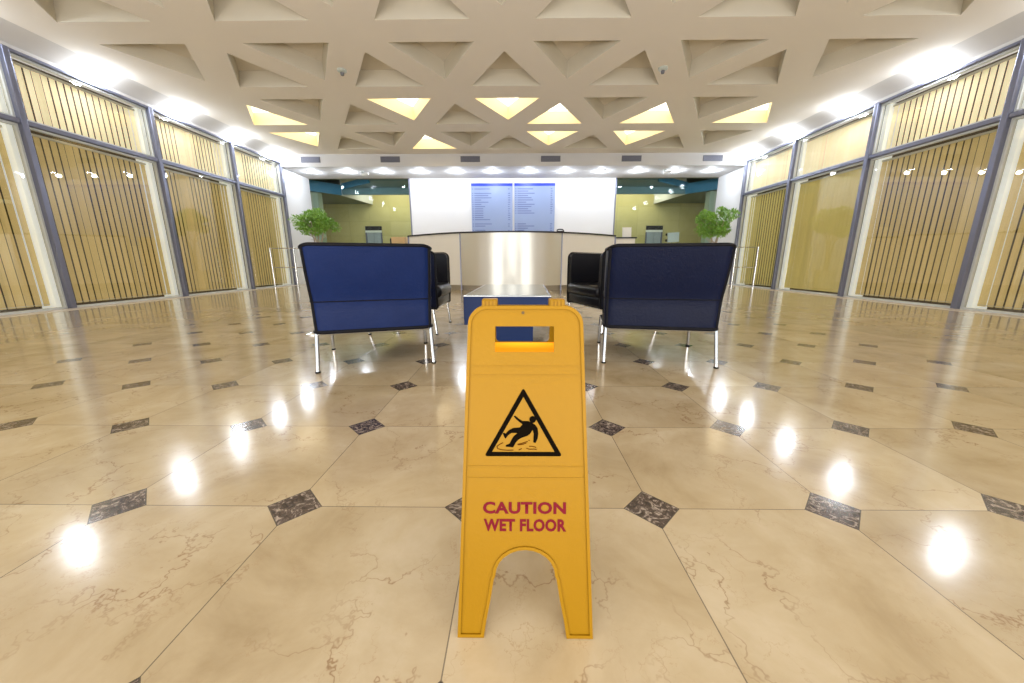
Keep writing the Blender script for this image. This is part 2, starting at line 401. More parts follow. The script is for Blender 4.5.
# glazed walls
posts = [-2.65, -.77, 1.11, 2.99, 4.87, 6.75, 8.64, 10.42]
def bay(s, y0, y1, idx, kind):
    x = s * W
    def bx(bm, a, b, ya, yb, za, zb, bev=0):
        p, q = sorted((s * a, s * b)); return box(bm, p, q, ya, yb, za, zb, bev)
    win = bpy.data.objects.new('window_%d' % idx, None); COL.objects.link(win); win.location = (0, 0, 0); struct(win, 'floor to ceiling glazed bay with vertical blinds')
    a = y0 + .035; b = y1 - .035; o = .03
    bm = nb()
    for za, zb in ((.0, 2.475), (2.54, 3.36)):
        bx(bm, W - .02, W + .03, a, b, za, za + .028); bx(bm, W - .02, W + .03, a, b, zb - .028, zb)
        bx(bm, W - .02, W + .03, a, a + .024, za + .028, zb - .028); bx(bm, W - .02, W + .03, b - .024, b, za + .028, zb - .028)
    mk('window_frame', bm, M['lightframe'], win)
    bm = nb(); bx(bm, W - .07, W + .06, a, b, 2.478, 2.538, .006); mk('transom', bm, M['alu'], win)
    bm = nb(); bx(bm, W - .07, W + .05, a, b, 3.362, 3.40, .005); mk('head_rail', bm, M['alu'], win)
    for za, zb in ((.028, 2.447), (2.568, 3.332)):
        bm = nb(); bx(bm, W + .004, W + .010, a + .024, b - .024, za, zb); mk('pane', bm, M['glass'], win)
    # blinds behind the glass
    def blind(za, zb, mt, plain, lab):
        t = thing('vertical_blind', lab, 'blind', (s * (W + .16), (a + b) / 2, za))
        L = (b - a) - .05; n = int(L / .088); pt = L / n; bm = nb()
        R = random.Random(idx * 13 + int(za * 7))
        for i in range(n):
            yc = -L / 2 - .02 + pt * (i + .5)
            ang = R.uniform(-.05, .05) + (0.02 if plain else .10)
            gap = .0
            if not plain and R.random() < .10: ang -= .4
            hw = pt * (.515 if plain else (.43 if za < 1 else .445))
            dx, dy = hw * math.sin(ang) * s, hw * math.cos(ang)
            z1 = zb - za - .03
            pts = [(-dx, yc - dy), (0.004 * s, yc), (dx, yc + dy)]
            A = [bm.verts.new((p[0], p[1], .0)) for p in pts]; B = [bm.verts.new((p[0], p[1], z1)) for p in pts]
            for j in range(2): bm.faces.new((A[j], A[j + 1], B[j + 1], B[j]))
        mk('slats', bm, mt, t, fix=False)
        bm = nb(); box(bm, -.02, .02, -L / 2 - .02, L / 2 - .02, zb - za - .03, zb - za); mk('headrail', bm, M['rail'], t)
        if not plain and za < 1:
            bm = nb()
            tube(bm, [(-s * .025, -L / 2 - .03, .02), (-s * .025, L / 2 - .05, .02)], .004, 6); mk('bottom_chain', bm, M['rail'], t)
    side = 'left' if s < 0 else 'right'
    order = {4: 'nearest the camera', 5: 'second bay from the front', 6: 'third bay from the front', 7: 'furthest bay by the reception'}
    od = {3: 'bay cut by photo edge', 4: 'first whole bay', 5: 'second whole bay', 6: 'furthest bay'}.get(kind, 'bay behind the camera')
    lp = (s > 0 and kind == 5); up_plain = (s > 0 and kind in (5, 6))
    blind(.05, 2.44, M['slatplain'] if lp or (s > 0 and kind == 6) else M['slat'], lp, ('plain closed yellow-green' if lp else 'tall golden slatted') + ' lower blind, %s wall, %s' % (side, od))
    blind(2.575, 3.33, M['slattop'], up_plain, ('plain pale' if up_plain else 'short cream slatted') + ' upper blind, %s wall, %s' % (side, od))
idx = 1
for s in (-1, 1):
    for i in range(2, 7):
        bay(s, posts[i], posts[i + 1], idx, i); idx += 1
tn = 9
for s in (-1, 1):
    for i, y in enumerate(posts):
        if i < 2: continue
        bm = nb(); x0, x1 = sorted((s * (W - .085), s * (W + .07)))
        box(bm, x0, x1, y - .034, y + .034, 0, 3.40, .008)
        o = struct(mk('trim_%d' % tn, bm, M['alu']), 'grey blue aluminium glazing post'); tn += 1
        # white reveal column behind the glass beside each post, daylight painted as glow
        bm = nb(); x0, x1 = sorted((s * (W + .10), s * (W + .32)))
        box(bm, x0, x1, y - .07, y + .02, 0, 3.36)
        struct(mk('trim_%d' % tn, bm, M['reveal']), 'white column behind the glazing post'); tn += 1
    # dark backing added to darken the slat gaps, and solid wall behind the viewer
    bm = nb(); x0, x1 = sorted((s * (W + .5), s * (W + .6))); box(bm, x0, x1, posts[2], YB, 0, 3.5)
    struct(mk('wall_dark_backing_left' if s < 0 else 'wall_dark_backing_right', bm, M['dark']))
    bm = nb(); x0, x1 = sorted((s * W, s * (W + .12))); box(bm, x0, x1, YF, posts[2] - .04, 0, 3.4)
    struct(mk('wall_front_left' if s < 0 else 'wall_front_right', bm, M['white']))

# ------------------------------------------------------------------ hall beyond the rear openings
YH = 16.0
struct(mk('wall_back', box(nb(), -9.2, 9.2, YH, YH + .1, 0, 3.9), M['hall']), 'yellow stone wall of the lift hall')
for s in (-1, 1):
    x0, x1 = sorted((s * 9.2, s * 9.3)); struct(mk('wall_hall_left' if s < 0 else 'wall_hall_right', box(nb(), x0, x1, YW, YH, 0, 3.9), M['hall']))
struct(mk('ceiling_hall', box(nb(), -9.2, 9.2, YW + .15, YH, 3.9, 4.0), M['hallceil']))
struct(mk('wall_hall_front', box(nb(), -9.2, 9.2, YW + .02, YW + .12, ZS, 3.9), M['hallceil']))
def prism(poly, z0, z1):
    bm = nb(); a = [bm.verts.new((x, y, z0)) for x, y in poly]; b = [bm.verts.new((x, y, z1)) for x, y in poly]
    bm.faces.new(a); bm.faces.new(b); n = len(poly)
    for i in range(n): bm.faces.new((a[i], a[(i + 1) % n], b[(i + 1) % n], b[i]))
    return bm
def slab(p, q, z0, z1, t=.06):
    d = (Vector(q) - Vector(p)).normalized(); nn = Vector((-d.y, d.x)) * t
    return prism([p, q, (q[0] + nn.x, q[1] + nn.y), (p[0] + nn.x, p[1] + nn.y)], z0, z1)
for s in (-1, 1):
    def q(x, y): return (s * x, y)
    t0 = tn
    struct(mk('trim_%d' % tn, prism([q(7.15, 12.84), q(6.42, 13.78), q(6.15, YH), q(9.2, YH), q(9.2, 12.84)], 3.12, 3.2), M['hallsoffit']), 'low soffit over the lifts'); tn += 1
    struct(mk('trim_%d' % tn, slab(q(7.15, 12.8), q(6.38, 13.75), 3.10, 3.46), M['blue']), 'blue diagonal ceiling beam'); tn += 1
    struct(mk('trim_%d' % tn, slab(q(6.38, 13.79), q(6.1, YH), 3.10, 3.9), M['white']), 'white upstand of the low soffit'); tn += 1
    struct(mk('trim_%d' % tn, slab(q(6.36, 13.72), q(4.9, 12.6), 3.30, 3.5), M['blue']), 'blue diagonal ceiling beam'); tn += 1
    struct(mk('trim_%d' % tn, prism([q(6.3, 13.72), q(4.85, 12.6), q(3.0, 12.6), q(3.0, 13.72)], 3.36, 3.42), M['bluegrey']), 'blue grey ceiling plate'); tn += 1
    bm = nb(); x0, x1 = sorted((s * 7.35, s * 7.0)); box(bm, x0, x1, 13.2, 13.5, 0, 3.11)
    struct(mk('trim_%d' % tn, bm, M['column']), 'pale green column in the hall'); tn += 1
struct(mk('trim_%d' % tn, box(nb(), -6.36, 6.36, 13.75, 13.85, 3.12, 3.38), M['bluegrey']), 'blue grey beam across the hall'); tn += 1
# lifts
for s, lab in ((-1, 'steel lift doorway in the stone wall through the left opening'), (1, 'steel lift doorway in the stone wall through the right opening')):
    xc = s * 6.15
    t = thing('lift_doorway', lab, 'lift', (xc, YH - .004, 0))
    bm = nb(); box(bm, -.36, .36, -.05, 0, 2.02, 2.2); mk('header', bm, M['darktop'], t)
    bm = nb(); box(bm, -.36, .36, -.06, -.01, 1.93, 2.02); mk('light_strip', bm, M['paper'], t)
    for a, b in ((-.31, -.003), (.003, .31)):
        bm = nb(); box(bm, a, b, -.03, 0, .0, 1.93, .004); mk('door', bm, M['steel'], t)
    bm = nb(); box(bm, -.36, -.31, -.06, 0, 0, 1.93); box(bm, .31, .36, -.06, 0, 0, 1.93); mk('door_jamb', bm, M['alu'], t)
t = thing('lift_button_panel', 'small dark lift call buttons on the stone wall', 'button panel', (6.72, YH, 1.5))
for z in (.03, .28):
    bm = nb(); box(bm, -.05, .05, -.03, 0, z, z + .1, .01); mk('button', bm, M['darktop'], t)
t = thing('notice_easel', 'white notice board leaning on an easel in the lift hall', 'easel', (6.35, 14.2, 0))
bm = nb(); box(bm, -.22, .22, -.03, 0, 1.42, 1.78, mtx=Matrix.Rotation(-.06, 4, 'Y')); mk('board', bm, M['paper'], t)
for x in (-.2, .2):
    bm = nb(); tube(bm, [(x, .03, 0), (x * .6, .02, 1.45)], .012, 8); mk('leg', bm, M['alu'], t)

# glass screens filling the two openings
for s in (-1, 1):
    bm = nb(); x0, x1 = sorted((s * 3.36, s * 6.52)); box(bm, x0, x1, YW + .05, YW + .06, .0, ZS - .01)
    o = mk('door_%d' % (1 if s < 0 else 2), bm, M['clearglass']); struct(o, 'clear glass screen in the rear opening')

# ------------------------------------------------------------------ directory boards
for bi, (xa, xb) in enumerate(((-1.325, .0), (.065, 1.37))):
    t = thing('directory_board', ('left' if bi == 0 else 'right') + '-hand pale blue directory board with blue header on the rear wall', 'sign', ((xa + xb) / 2, YW - .004, 1.2))
    hw = (xb - xa) / 2
    bm = nb(); box(bm, -hw, hw, -.03, 0, 0, 1.84, .004); mk('panel', bm, M['boardface'], t)
    bm = nb(); box(bm, -hw, hw, -.036, -.028, 1.84, 1.92); mk('header', bm, M['boardblue'], t)
    R = random.Random(5 + bi)
    z = 1.74
    while z > .06:
        L = R.choice([.22, .28, .34, .45, .5, .55]) ; x = -hw + .10
        if R.random() < .88:
            for xa_, xb_ in ((x, x + L), (hw - .14, hw - R.choice([.07, .09])), (-hw + .03, -hw + .065)):
                mk('text_line', box(nb(), xa_, xb_, -.0335, -.03, z, z + .024), M['texty'], t)
        z -= .067

# ------------------------------------------------------------------ bulkhead grilles, downlights, sensors
for i in range(6):
    x = -5.63 + i * 2.236
    ordn = ['leftmost air grille on the white bulkhead', 'second air grille from the left on the bulkhead', 'third air grille from the left on the bulkhead',
            'fourth air grille from the left on the bulkhead', 'fifth air grille from the left on the bulkhead', 'rightmost air grille on the white bulkhead'][i]
    t = thing('air_grille', ordn, 'vent', (x, YB, 3.46), group='air grilles on the bulkhead')
    bm = nb(); box(bm, -.27, .27, -.012, 0, -.075, .075); mk('frame', bm, M['grille'], t)
    bm = nb()
    for k in range(6): box(bm, -.255, .255, -.018, -.012, -.065 + k * .023, -.055 + k * .023)
    mk('louvres', bm, M['alu'], t)

def spot_lamp(o, e, size=2.4, blend=.9, r=.05, col=(.82, .90, 1.), rot=(0, 0, 0)):
    l = bpy.data.lights.new('spot', 'POINT'); l.energy = e; l.shadow_soft_size = r; l.color = col
    lo = bpy.data.objects.new('spot_light', l); COL.objects.link(lo); lo.location = o; lo.rotation_euler = rot
    return lo
def downlight(x, y, z, label, group, r=.075):
    t = thing('downlight', label, 'ceiling light', (x, y, z), group=group)
    bm = nb(); lathe(bm, [(r + .022, .0), (r + .022, -.012), (r, -.02), (r, -.004)], 20, cap=False); mk('trim_ring', bm, M['lightframe'], t, smooth=True)
    bm = nb(); disc(bm, (0, 0, -.017), r * .96, .006); mk('lamp_face', bm, M['lamp'], t)
for i in range(12):
    x = -5.95 + i * 1.0735; y = 10.9
    where = ['far left end', 'second from the left', 'third from the left', 'fourth from the left', 'fifth from the left', 'sixth from the left', 'sixth from the right', 'fifth from the right', 'fourth from the right', 'third from the right', 'second from the right', 'far right end'][i]
    downlight(x, y, ZS, 'bright downlight in the rear soffit, %s of its row' % where, 'downlights in the rear soffit', .06)
    spot_lamp((x, y + .12, ZS - .08), 20, 2.7, 1., .05)
for s in (-1, 1):
    for i, y in enumerate([4.1, 5.85, 7.28, 8.74, 10.05]):
        x = s * 6.34; z = 3.545
        nm = ['nearest', 'second nearest', 'middle', 'second furthest', 'furthest'][i]
        downlight(x, y, z, '%s of the bright downlights along the %s glazing' % (nm, 'left' if s < 0 else 'right'), 'downlights above the glazed walls', .075)
        spot_lamp((x + s * .06, y, z - .10), 26, 2.7, 1., .09)
for (x, y, lab) in ((-2.604, 5.966, 'small round smoke sensor on the left half of the coffered ceiling'), (2.393, 5.971, 'small round smoke sensor on the right half of the coffered ceiling')):
    t = thing('smoke_sensor', lab, 'sensor', (x, y, ZC))
    bm = nb(); lathe(bm, [(.07, 0), (.07, -.02), (.055, -.035), (.03, -.04)], 20); mk('base', bm, M['sensor'], t, smooth=True)
    bm = nb(); lathe(bm, [(.028, -.04), (.028, -.07), (.02, -.08)], 16); mk('sensing_head', bm, M['grille'], t, smooth=True)
for (x, y, lab) in ((-4.42, 10.95, 'small ceiling camera bracket in the rear soffit, left'), (4.43, 10.85, 'small ceiling camera bracket in the rear soffit, right')):
    t = thing('ceiling_camera', lab, 'camera', (x, y, ZS))
    bm = nb(); lathe(bm, [(.04, 0), (.04, -.03), (.015, -.035), (.015, -.07)], 14); mk('mount', bm, M['sensor'], t, smooth=True)
    bm = nb(); box(bm, -.05, .17, -.035, .035, -.12, -.06, .012, mtx=Matrix.Rotation(-.15, 4, 'Y')); mk('housing', bm, M['paper'], t)

# ------------------------------------------------------------------ reception desk
desk = thing('reception_desk', 'curved reception desk, brushed metal centre panel, cream sides and dark counter top', 'reception desk', (0, 8.6, 0))
ctrl = [(0, 8.07), (.6, 8.145), (1.2, 8.345), (1.7, 8.63), (2.15, 8.97), (2.75, 9.5)]
def deskcurve(n=12):
    pts = [(-x, y) for x, y in reversed(ctrl[1:])] + ctrl
    out = []
    for i in range(len(pts) - 1):
        p0 = Vector(pts[max(i - 1, 0)]); p1 = Vector(pts[i]); p2 = Vector(pts[i + 1]); p3 = Vector(pts[min(i + 2, len(pts) - 1)])
        for k in range(n):
            t = k / n; out.append(.5 * ((2 * p1) + (p2 - p0) * t + (2 * p0 - 5 * p1 + 4 * p2 - p3) * t * t + (3 * p1 - p0 - 3 * p2 + p3) * t ** 3))
    out.append(Vector(pts[-1])); return [Vector((p.x, p.y - 8.6)) for p in out]
DC = deskcurve()
def strip(pts, off0, off1, z0, z1):
    bm = nb(); rows = []
    for i, p in enumerate(pts):
        d = (pts[min(i + 1, len(pts) - 1)] - pts[max(i - 1, 0)]).normalized(); nn = Vector((d.y, -d.x))  # towards the viewer
        a = p + nn * off0; b = p + nn * off1
        rows.append([bm.verts.new((a.x, a.y, z0)), bm.verts.new((a.x, a.y, z1)), bm.verts.new((b.x, b.y, z1)), bm.verts.new((b.x, b.y, z0))])
    for A, B in zip(rows, rows[1:]):
        for k in range(4): bm.faces.new((A[k], A[(k + 1) % 4], B[(k + 1) % 4], B[k]))
    bm.faces.new(rows[0]); bm.faces.new(rows[-1]); return bm
def seg(a, b): return [p for p in DC if a - 1e-4 <= p.x <= b + 1e-4]
mk('centre_panel', strip(seg(-1.2, 1.2), 0, -.04, .12, 1.32), M['deskmetal'], desk, True)
mk('side_panel', strip(seg(-2.75, -1.2), 0, -.04, .12, 1.32), M['deskcream'], desk, True)
mk('side_panel', strip(seg(1.2, 2.75), 0, -.04, .12, 1.32), M['deskcream'], desk, True)
mk('plinth', strip(DC, -.05, -.10, 0, .12), M['plinth'], desk, True)
mk('counter_top', strip(DC, .03, -.32, 1.32, 1.355), M['darktop'], desk, True)
for x in (-1.2, 1.2):
    p = min(DC, key=lambda p: abs(p.x - x)); bm = nb(); box(bm, p.x - .012, p.x + .012, p.y - .012, p.y + .03, .0, 1.32); mk('panel_joint', bm, M['alu'], desk)
for x in (-2.75, 2.75):
    p = min(DC, key=lambda p: abs(p.x - x)); bm = nb(); box(bm, p.x - .02, p.x + .02, p.y - .02, p.y + .03, .0, 1.32); mk('end_post', bm, M['alu'], desk)
wing = thing('side_counter', 'low cream side counter with dark top at right end of reception desk', 'counter', (3.07, 9.62, 0))
bm = nb(); box(bm, -.27, .25, 0, .5, .1, 1.28, .005); mk('body', bm, M['deskcream'], wing)
bm = nb(); box(bm, -.28, .29, -.03, .52, 1.28, 1.315, .005); mk('top', bm, M['darktop'], wing)
bm = nb(); box(bm, -.25, .23, .04, .48, 0, .1); mk('plinth', bm, M['plinth'], wing)
t = thing('wooden_cabinet', 'pale wooden cabinet at the left end of the reception desk', 'cabinet', (-3.08, 9.66, 0))
bm = nb(); box(bm, -.19, .19, 0, .45, 0, 1.33, .006); mk('body', bm, M['wood'], t)
bm = nb(); box(bm, -.175, .175, -.012, 0, .08, 1.30, .003); mk('door', bm, M['wood'], t)
bm = nb(); box(bm, -.26, -.20, .1, .3, 0, 1.30); mk('side_post', bm, M['darktop'], t)
t = tag(mk('paper_stand', box(nb(), -.12, .12, -.01, .01, 0, .26, .002, mtx=Matrix.Rotation(-.15, 4, 'X')), M['paper'], loc=(3.12, 9.72, 1.318)), 'white sheet standing on the right side counter', 'paper stand')
t = thing('desk_telephone', 'small dark telephone on the counter top of the reception desk', 'telephone', (1.17, 8.50, 1.356))
bm = nb(); box(bm, -.09, .09, -.07, .07, 0, .03, .01); mk('base', bm, M['darktop'], t)
bm = nb(); tube(bm, [(-.08, 0, .035), (-.06, 0, .06), (0, 0, .068), (.06, 0, .06), (.08, 0, .035)], .014, 8); mk('handset', bm, M['darktop'], t, True)

# ------------------------------------------------------------------ armchairs
def chair(label, loc, rz, shell_mat, group='black and navy tub armchairs around the table'):
    t = thing('armchair', label, 'armchair', (loc[0], loc[1], 0), rz, group)
    HW, YBk, YFr, Rr = .360, -.30, .31, .06
    ZB, ZT, ZK = .245, .765, .435
    # plan path (outer), from the right arm front round the back to the left arm front
    path = []
    ts = [0, .004, .012, .025, .042, .065, .09, .13, .2, .32, .45, .6, .75, .9, 1.]
    for q in ts: path.append((HW, YFr - (YFr - YBk - Rr) * q, 0))
    for i in range(1, 8):
        a = math.pi / 2 * i / 8; path.append((HW - Rr + Rr * math.cos(a), YBk + Rr - Rr * math.sin(a), 0))
    for i in range(11): path.append((HW - Rr - (2 * HW - 2 * Rr) * i / 10, YBk, 0))
    for i in range(1, 8):
        a = math.pi / 2 * i / 8; path.append((-HW + Rr - Rr * math.sin(a), YBk + Rr - Rr * math.cos(a), 0))
    for q in reversed(ts): path.append((-HW, YFr - (YFr - YBk - Rr) * q, 0))
    P2 = [Vector((p[0], p[1])) for p in path]
    n = len(P2); NZ = 12
    def frontcut(y):  # rounded top front corner of the arms
        r = .055; d = YFr - y
        return 0 if d >= r else r - math.sqrt(max(0, r * r - (r - d) ** 2))
    def sidedrop(p):
        e = max(0., abs(p.x) - (HW - .065)) / .065; return .020 * e * e
    def lean(p, z):
        # below the seam the back stands upright, above it reclines
        k = max(0., z - ZK) / (ZT - ZK); wgt = min(1., max(0., (YFr - p.y) / (YFr - YBk)))
        out = .010 * k * (1 if p.x > 0 else -1) * min(1, abs(p.x) / HW)
        return Vector((p.x + out, p.y - .105 * k * wgt ** 1.5))
    P2 = [Vector((p.x * (1 - .10 * (p.y - YBk) / (YFr - YBk)), p.y)) for p in P2]
    def nrm(i):
        d = (P2[min(i + 1, n - 1)] - P2[max(i - 1, 0)]).normalized(); return Vector((-d.y, d.x))
    TH = .06
    zl = []
    bmO = nb(); outer = []; inner = []
    for i in range(n):
        zt = ZT - frontcut(P2[i].y) - sidedrop(P2[i]); nn = nrm(i); co = []; ci = []
        c = sum((Vector((p.x, p.y)) for p in P2), Vector((0, 0))) / n
        if (c - P2[i]).dot(nn) < 0: nn = -nn
        for k in range(NZ + 1):
            z = ZB + (zt - ZB) * k / NZ
            q = lean(P2[i], z); bul = .012 * math.sin(math.pi * k / NZ)
            o = q - nn * bul * .6; co.append(Vector((o.x, o.y, z)))
            q2 = q + nn * TH; ci.append(Vector((q2.x, q2.y, z)))
        outer.append(co); inner.append(ci)
    bm = nb(); A = [[bm.verts.new(p) for p in r] for r in outer]; I = [[bm.verts.new(p) for p in r] for r in inner]
    for i in range(n - 1):
        for k in range(NZ): bm.faces.new((A[i][k], A[i + 1][k], A[i + 1][k + 1], A[i][k + 1]))
    mid = [[bm.verts.new((outer[i][NZ] + inner[i][NZ]) / 2 + Vector((0, 0, .012)))] for i in range(n)]
    for i in range(n - 1):
        bm.faces.new((A[i][NZ], A[i + 1][NZ], mid[i + 1][0], mid[i][0]))
        bm.faces.new((A[i][0], A[i + 1][0], I[i + 1][0], I[i][0]))
    for v in [v for v in bm.verts if not v.link_faces]: bm.verts.remove(v)
    mk('shell', bm, shell_mat, t, True)
    bm = nb(); I = [[bm.verts.new(p) for p in r] for r in inner]; Mid = [bm.verts.new((outer[i][NZ] + inner[i][NZ]) / 2 + Vector((0, 0, .012))) for i in range(n)]
    for i in range(n - 1):
        for k in range(NZ): bm.faces.new((I[i][k], I[i + 1][k], I[i + 1][k + 1], I[i][k + 1]))
        bm.faces.new((I[i][NZ], I[i + 1][NZ], Mid[i + 1], Mid[i]))
    for i in (0, n - 1):
        for k in range(NZ):
            a = bm.verts.new(outer[i][k]); b = bm.verts.new(outer[i][k + 1]); bm.faces.new((I[i][k], I[i][k + 1], b, a))
        a = bm.verts.new(outer[i][NZ]); bm.faces.new((I[i][NZ], Mid[i], a))
    bmesh.ops.remove_doubles(bm, verts=bm.verts, dist=1e-5)
    mk('lining', bm, M['black'], t, True)
    # piping round the edge, along the bottom and along the seam
    edge = [outer[0][k] for k in range(0, NZ)] + [outer[i][NZ] + Vector((0, 0, .004)) for i in range(n)] + [outer[-1][k] for k in range(NZ - 1, -1, -1)]
    bm = nb(); tube(bm, edge, .010, 8); tube(bm, [outer[i][0] for i in range(n)], .012, 8)
    for ic in (len(ts) + 3, n - len(ts) - 4): tube(bm, [outer[ic][k] for k in range(NZ + 1)], .0105, 8)
    mk('piping', bm, M['piping'], t, True)
    bm = nb(); ks = 4.4
    seam = []
    for i in range(n):
        zt = ZT - frontcut(P2[i].y) - sidedrop(P2[i]); z = ZK; k = (z - ZB) / (zt - ZB) * NZ; k0 = int(k); fr = k - k0
        nn = nrm(i); c = Vector((0, 0))
        if (c - P2[i]).dot(nn) < 0: nn = -nn
        p = outer[i][k0] * (1 - fr) + outer[i][k0 + 1] * fr; seam.append(p - Vector((nn.x, nn.y, 0)) * .001)
    tube(bm, seam, .0035, 6); mk('seam', bm, M['piping'], t, True)
    # seat cushion with rounded front
    bm = nb(); box(bm, -.30, .30, -.235, .345, .335, .45, .045, 4); mk('seat_cushion', bm, M['black'], t, True)
    bm = nb(); box(bm, -.302, .302, -.235, .315, .245, .34, .02, 3); mk('seat_base', bm, M['black'], t, True)
    bm = nb(); box(bm, -.295, .295, -.225, -.13, .44, .72, .04, 4)
    for v in bm.verts: v.co.y -= max(0, v.co.z - .46) * .32
    mk('back_cushion', bm, M['black'], t, True)
    # chrome frame
    zr = .232; fx, fb, ff = .346, -.275, .275
    bm = nb(); r = .011
    for a, b in (((-fx, fb), (fx, fb)), ((fx, fb), (fx, ff)), ((fx, ff), (-fx, ff)), ((-fx, ff), (-fx, fb))):
        tube(bm, [(a[0], a[1], zr), (b[0], b[1], zr)], r, 10)
    mk('frame', bm, M['chrome'], t, True)
    for sx in (-1, 1):
        for (y, yf) in ((fb, -.335), (ff, .30)):
            bm = nb(); tube(bm, [(sx * fx, y, zr + .005), (sx * .352, yf, .008)], .0125, 12)
            lg = mk('leg', bm, M['chrome'], t, True)
            bm = nb(); disc(bm, (sx * .352, yf, 0), .015, .01, 14); mk('foot_pad', bm, M['piping'], lg)
    return t
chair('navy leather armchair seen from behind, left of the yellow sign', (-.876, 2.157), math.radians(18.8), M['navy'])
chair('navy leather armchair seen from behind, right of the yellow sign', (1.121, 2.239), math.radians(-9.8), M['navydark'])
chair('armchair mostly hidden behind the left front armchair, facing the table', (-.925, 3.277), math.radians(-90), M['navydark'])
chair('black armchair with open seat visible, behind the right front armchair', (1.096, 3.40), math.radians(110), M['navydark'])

# ------------------------------------------------------------------ low table
tb = thing('coffee_table', 'low navy box table with grey glass top between the armchairs', 'table', (.078, 3.025, 0), math.radians(-2))
bm = nb(); box(bm, -.335, .335, -.685, .685, .193, .412, .004); mk('box_body', bm, M['navylam'], tb)
bm = nb(); box(bm, -.335, .335, -.685, .685, .413, .418, .001); mk('edge_trim', bm, M['silver'], tb)
bm = nb(); box(bm, -.315, .315, -.665, .665, .4185, .422, .001); mk('glass_top', bm, M['tabletop'], tb)
bm = nb(); box(bm, -.20, .20, -.64, .5, 0, .193, .003); mk('pedestal', bm, M['navylam'], tb)

# ------------------------------------------------------------------ wet floor sign
SX, SY = .1395, .148
sg = thing('wet_floor_sign', 'yellow plastic caution wet floor sign standing on the marble in the foreground', 'sign', (SX, SY, 0))
sd = Vector((0, .138, .58)).normalized(); sn = Vector((0, -sd.z, sd.y))  # outward (towards viewer)
def SP(u, v, t): return Vector((u, 0, 0)) + sd * v + sn * t
TOPY = .286 - .148
def RP(u, v, t):  # rear leaf, mirrored about the hinge line
    p = SP(u, v, t); return Vector((p.x, 2 * (TOPY + .009) - p.y, p.z))
def hw_at(v): return .1235 - (.1235 - .1065) * min(1, v / .575)
def outline(ins=0., top=.607, arch=True):
    pts = []
    b = ins
    if arch:
        pts += [(-hw_at(0) + b, .0 + b), (-.0755 - b, .0 + b)]
        # inner side of left foot up to the arch
        pts += [(-.071 - b, .030), (-.0635 - b, .068), (-.0575 - b, .105)]
        for i in range(0, 13):
            a = math.pi * (1 - i / 12); pts.append(((.0545 + b) * math.cos(a), .113 + (.0465 + b) * math.sin(a)))
        pts += [(.0575 + b, .105), (.0635 + b, .068), (.071 + b, .030), (.0755 + b, .0 + b), (hw_at(0) - b, .0 + b)]
    else:
        pts += [(-hw_at(0) + b, b), (hw_at(0) - b, b)]
    r = .034 - b * .6
    hw = hw_at(.575) - b; tp = top - b
    for i in range(9):
        a = math.pi / 2 * i / 8; pts.append((hw - r + r * math.cos(a), tp - r + r * math.sin(a)))
    for i in range(9):
        a = math.pi / 2 * (1 + i / 8); pts.append((-hw + r + r * math.cos(a), tp - r + r * math.sin(a)))
    return pts
def rrect(u0, u1, v0, v1, r, rb=None):
    out = []
    rb = r if rb is None else rb
    for cx, cy, a0, rr in ((u1 - rb, v0 + rb, -90, rb), (u1 - r, v1 - r, 0, r), (u0 + r, v1 - r, 90, r), (u0 + rb, v0 + rb, 180, rb)):
        for i in range(5):
            a = math.radians(a0 + 90 * i / 4); out.append((cx + rr * math.cos(a), cy + rr * math.sin(a)))
    return out
def leaf(PL, name, hole, hole_in):
    bm = nb(); plate(bm, outline(.0035), [hole], -.004, 0, PL); lf = mk(name, bm, M['yellow'], sg)
    # raised rim: outer ring, higher than the field, and the side skirt
    bm = nb(); plate(bm, outline(0), [outline(.0058)], -.012, .0032, PL); mk('rim', bm, M['yellow'], lf)
    return lf
hole = rrect(-.0565, .0530, .522, .5695, .0018)
hole_r = rrect(-.0565, .0475, .5315, .5695, .0018, .007)
front = leaf(SP, 'front_leaf', hole, hole)
rear = leaf(RP, 'rear_leaf', hole_r, hole_r)
# horizontal steps moulded in the front leaf
bm = nb()
for v in (.4955, .4790, .3110, .2900):
    hwv = hw_at(v) - .006
    a = [(-hwv, v - .0008), (hwv, v - .0008), (hwv, v + .0008), (-hwv, v + .0008)]
    plate(bm, a, [], 0, .0010, SP)
mk('moulded_ridge', bm, M['yellow'], front)
# orange inner lip seen through the hand hole, glow painted in for translucency
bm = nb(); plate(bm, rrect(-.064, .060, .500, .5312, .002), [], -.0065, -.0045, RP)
mk('glowing_rear_lip', bm, M['yellowlit'], rear)
# hinges
for u in (-.0668, .0588):
    h = sg
    bm = nb()
    c = SP(u, .6150, -.004)
    box(bm, c.x - .0145, c.x + .0145, c.y - .007, c.y + .022, c.z - .010, c.z + .006, .003)
    hg = mk('hinge', bm, M['yellow'], sg)
    bm = nb()
    for k in (-.010, -.0035, .003, .0095): box(bm, c.x + k - .0018, c.x + k + .0018, c.y - .0095, c.y - .006, c.z - .006, c.z + .004, .0006)
    mk('knuckle', bm, M['yellow'], hg)
bm = nb(); n = 14
a = [bm.verts.new(SP(-.0045 + .0028 * math.cos(2 * math.pi * k / n), .5945 + .0028 * math.sin(2 * math.pi * k / n), .0012)) for k in range(n)]
b = [bm.verts.new(SP(-.0045 + .0028 * math.cos(2 * math.pi * k / n), .5945 + .0028 * math.sin(2 * math.pi * k / n), 0)) for k in range(n)]
bm.faces.new(a); [bm.faces.new((a[k], a[(k + 1) % n], b[(k + 1) % n], b[k])) for k in range(n)]
mk('rivet', bm, M['screw'], front)
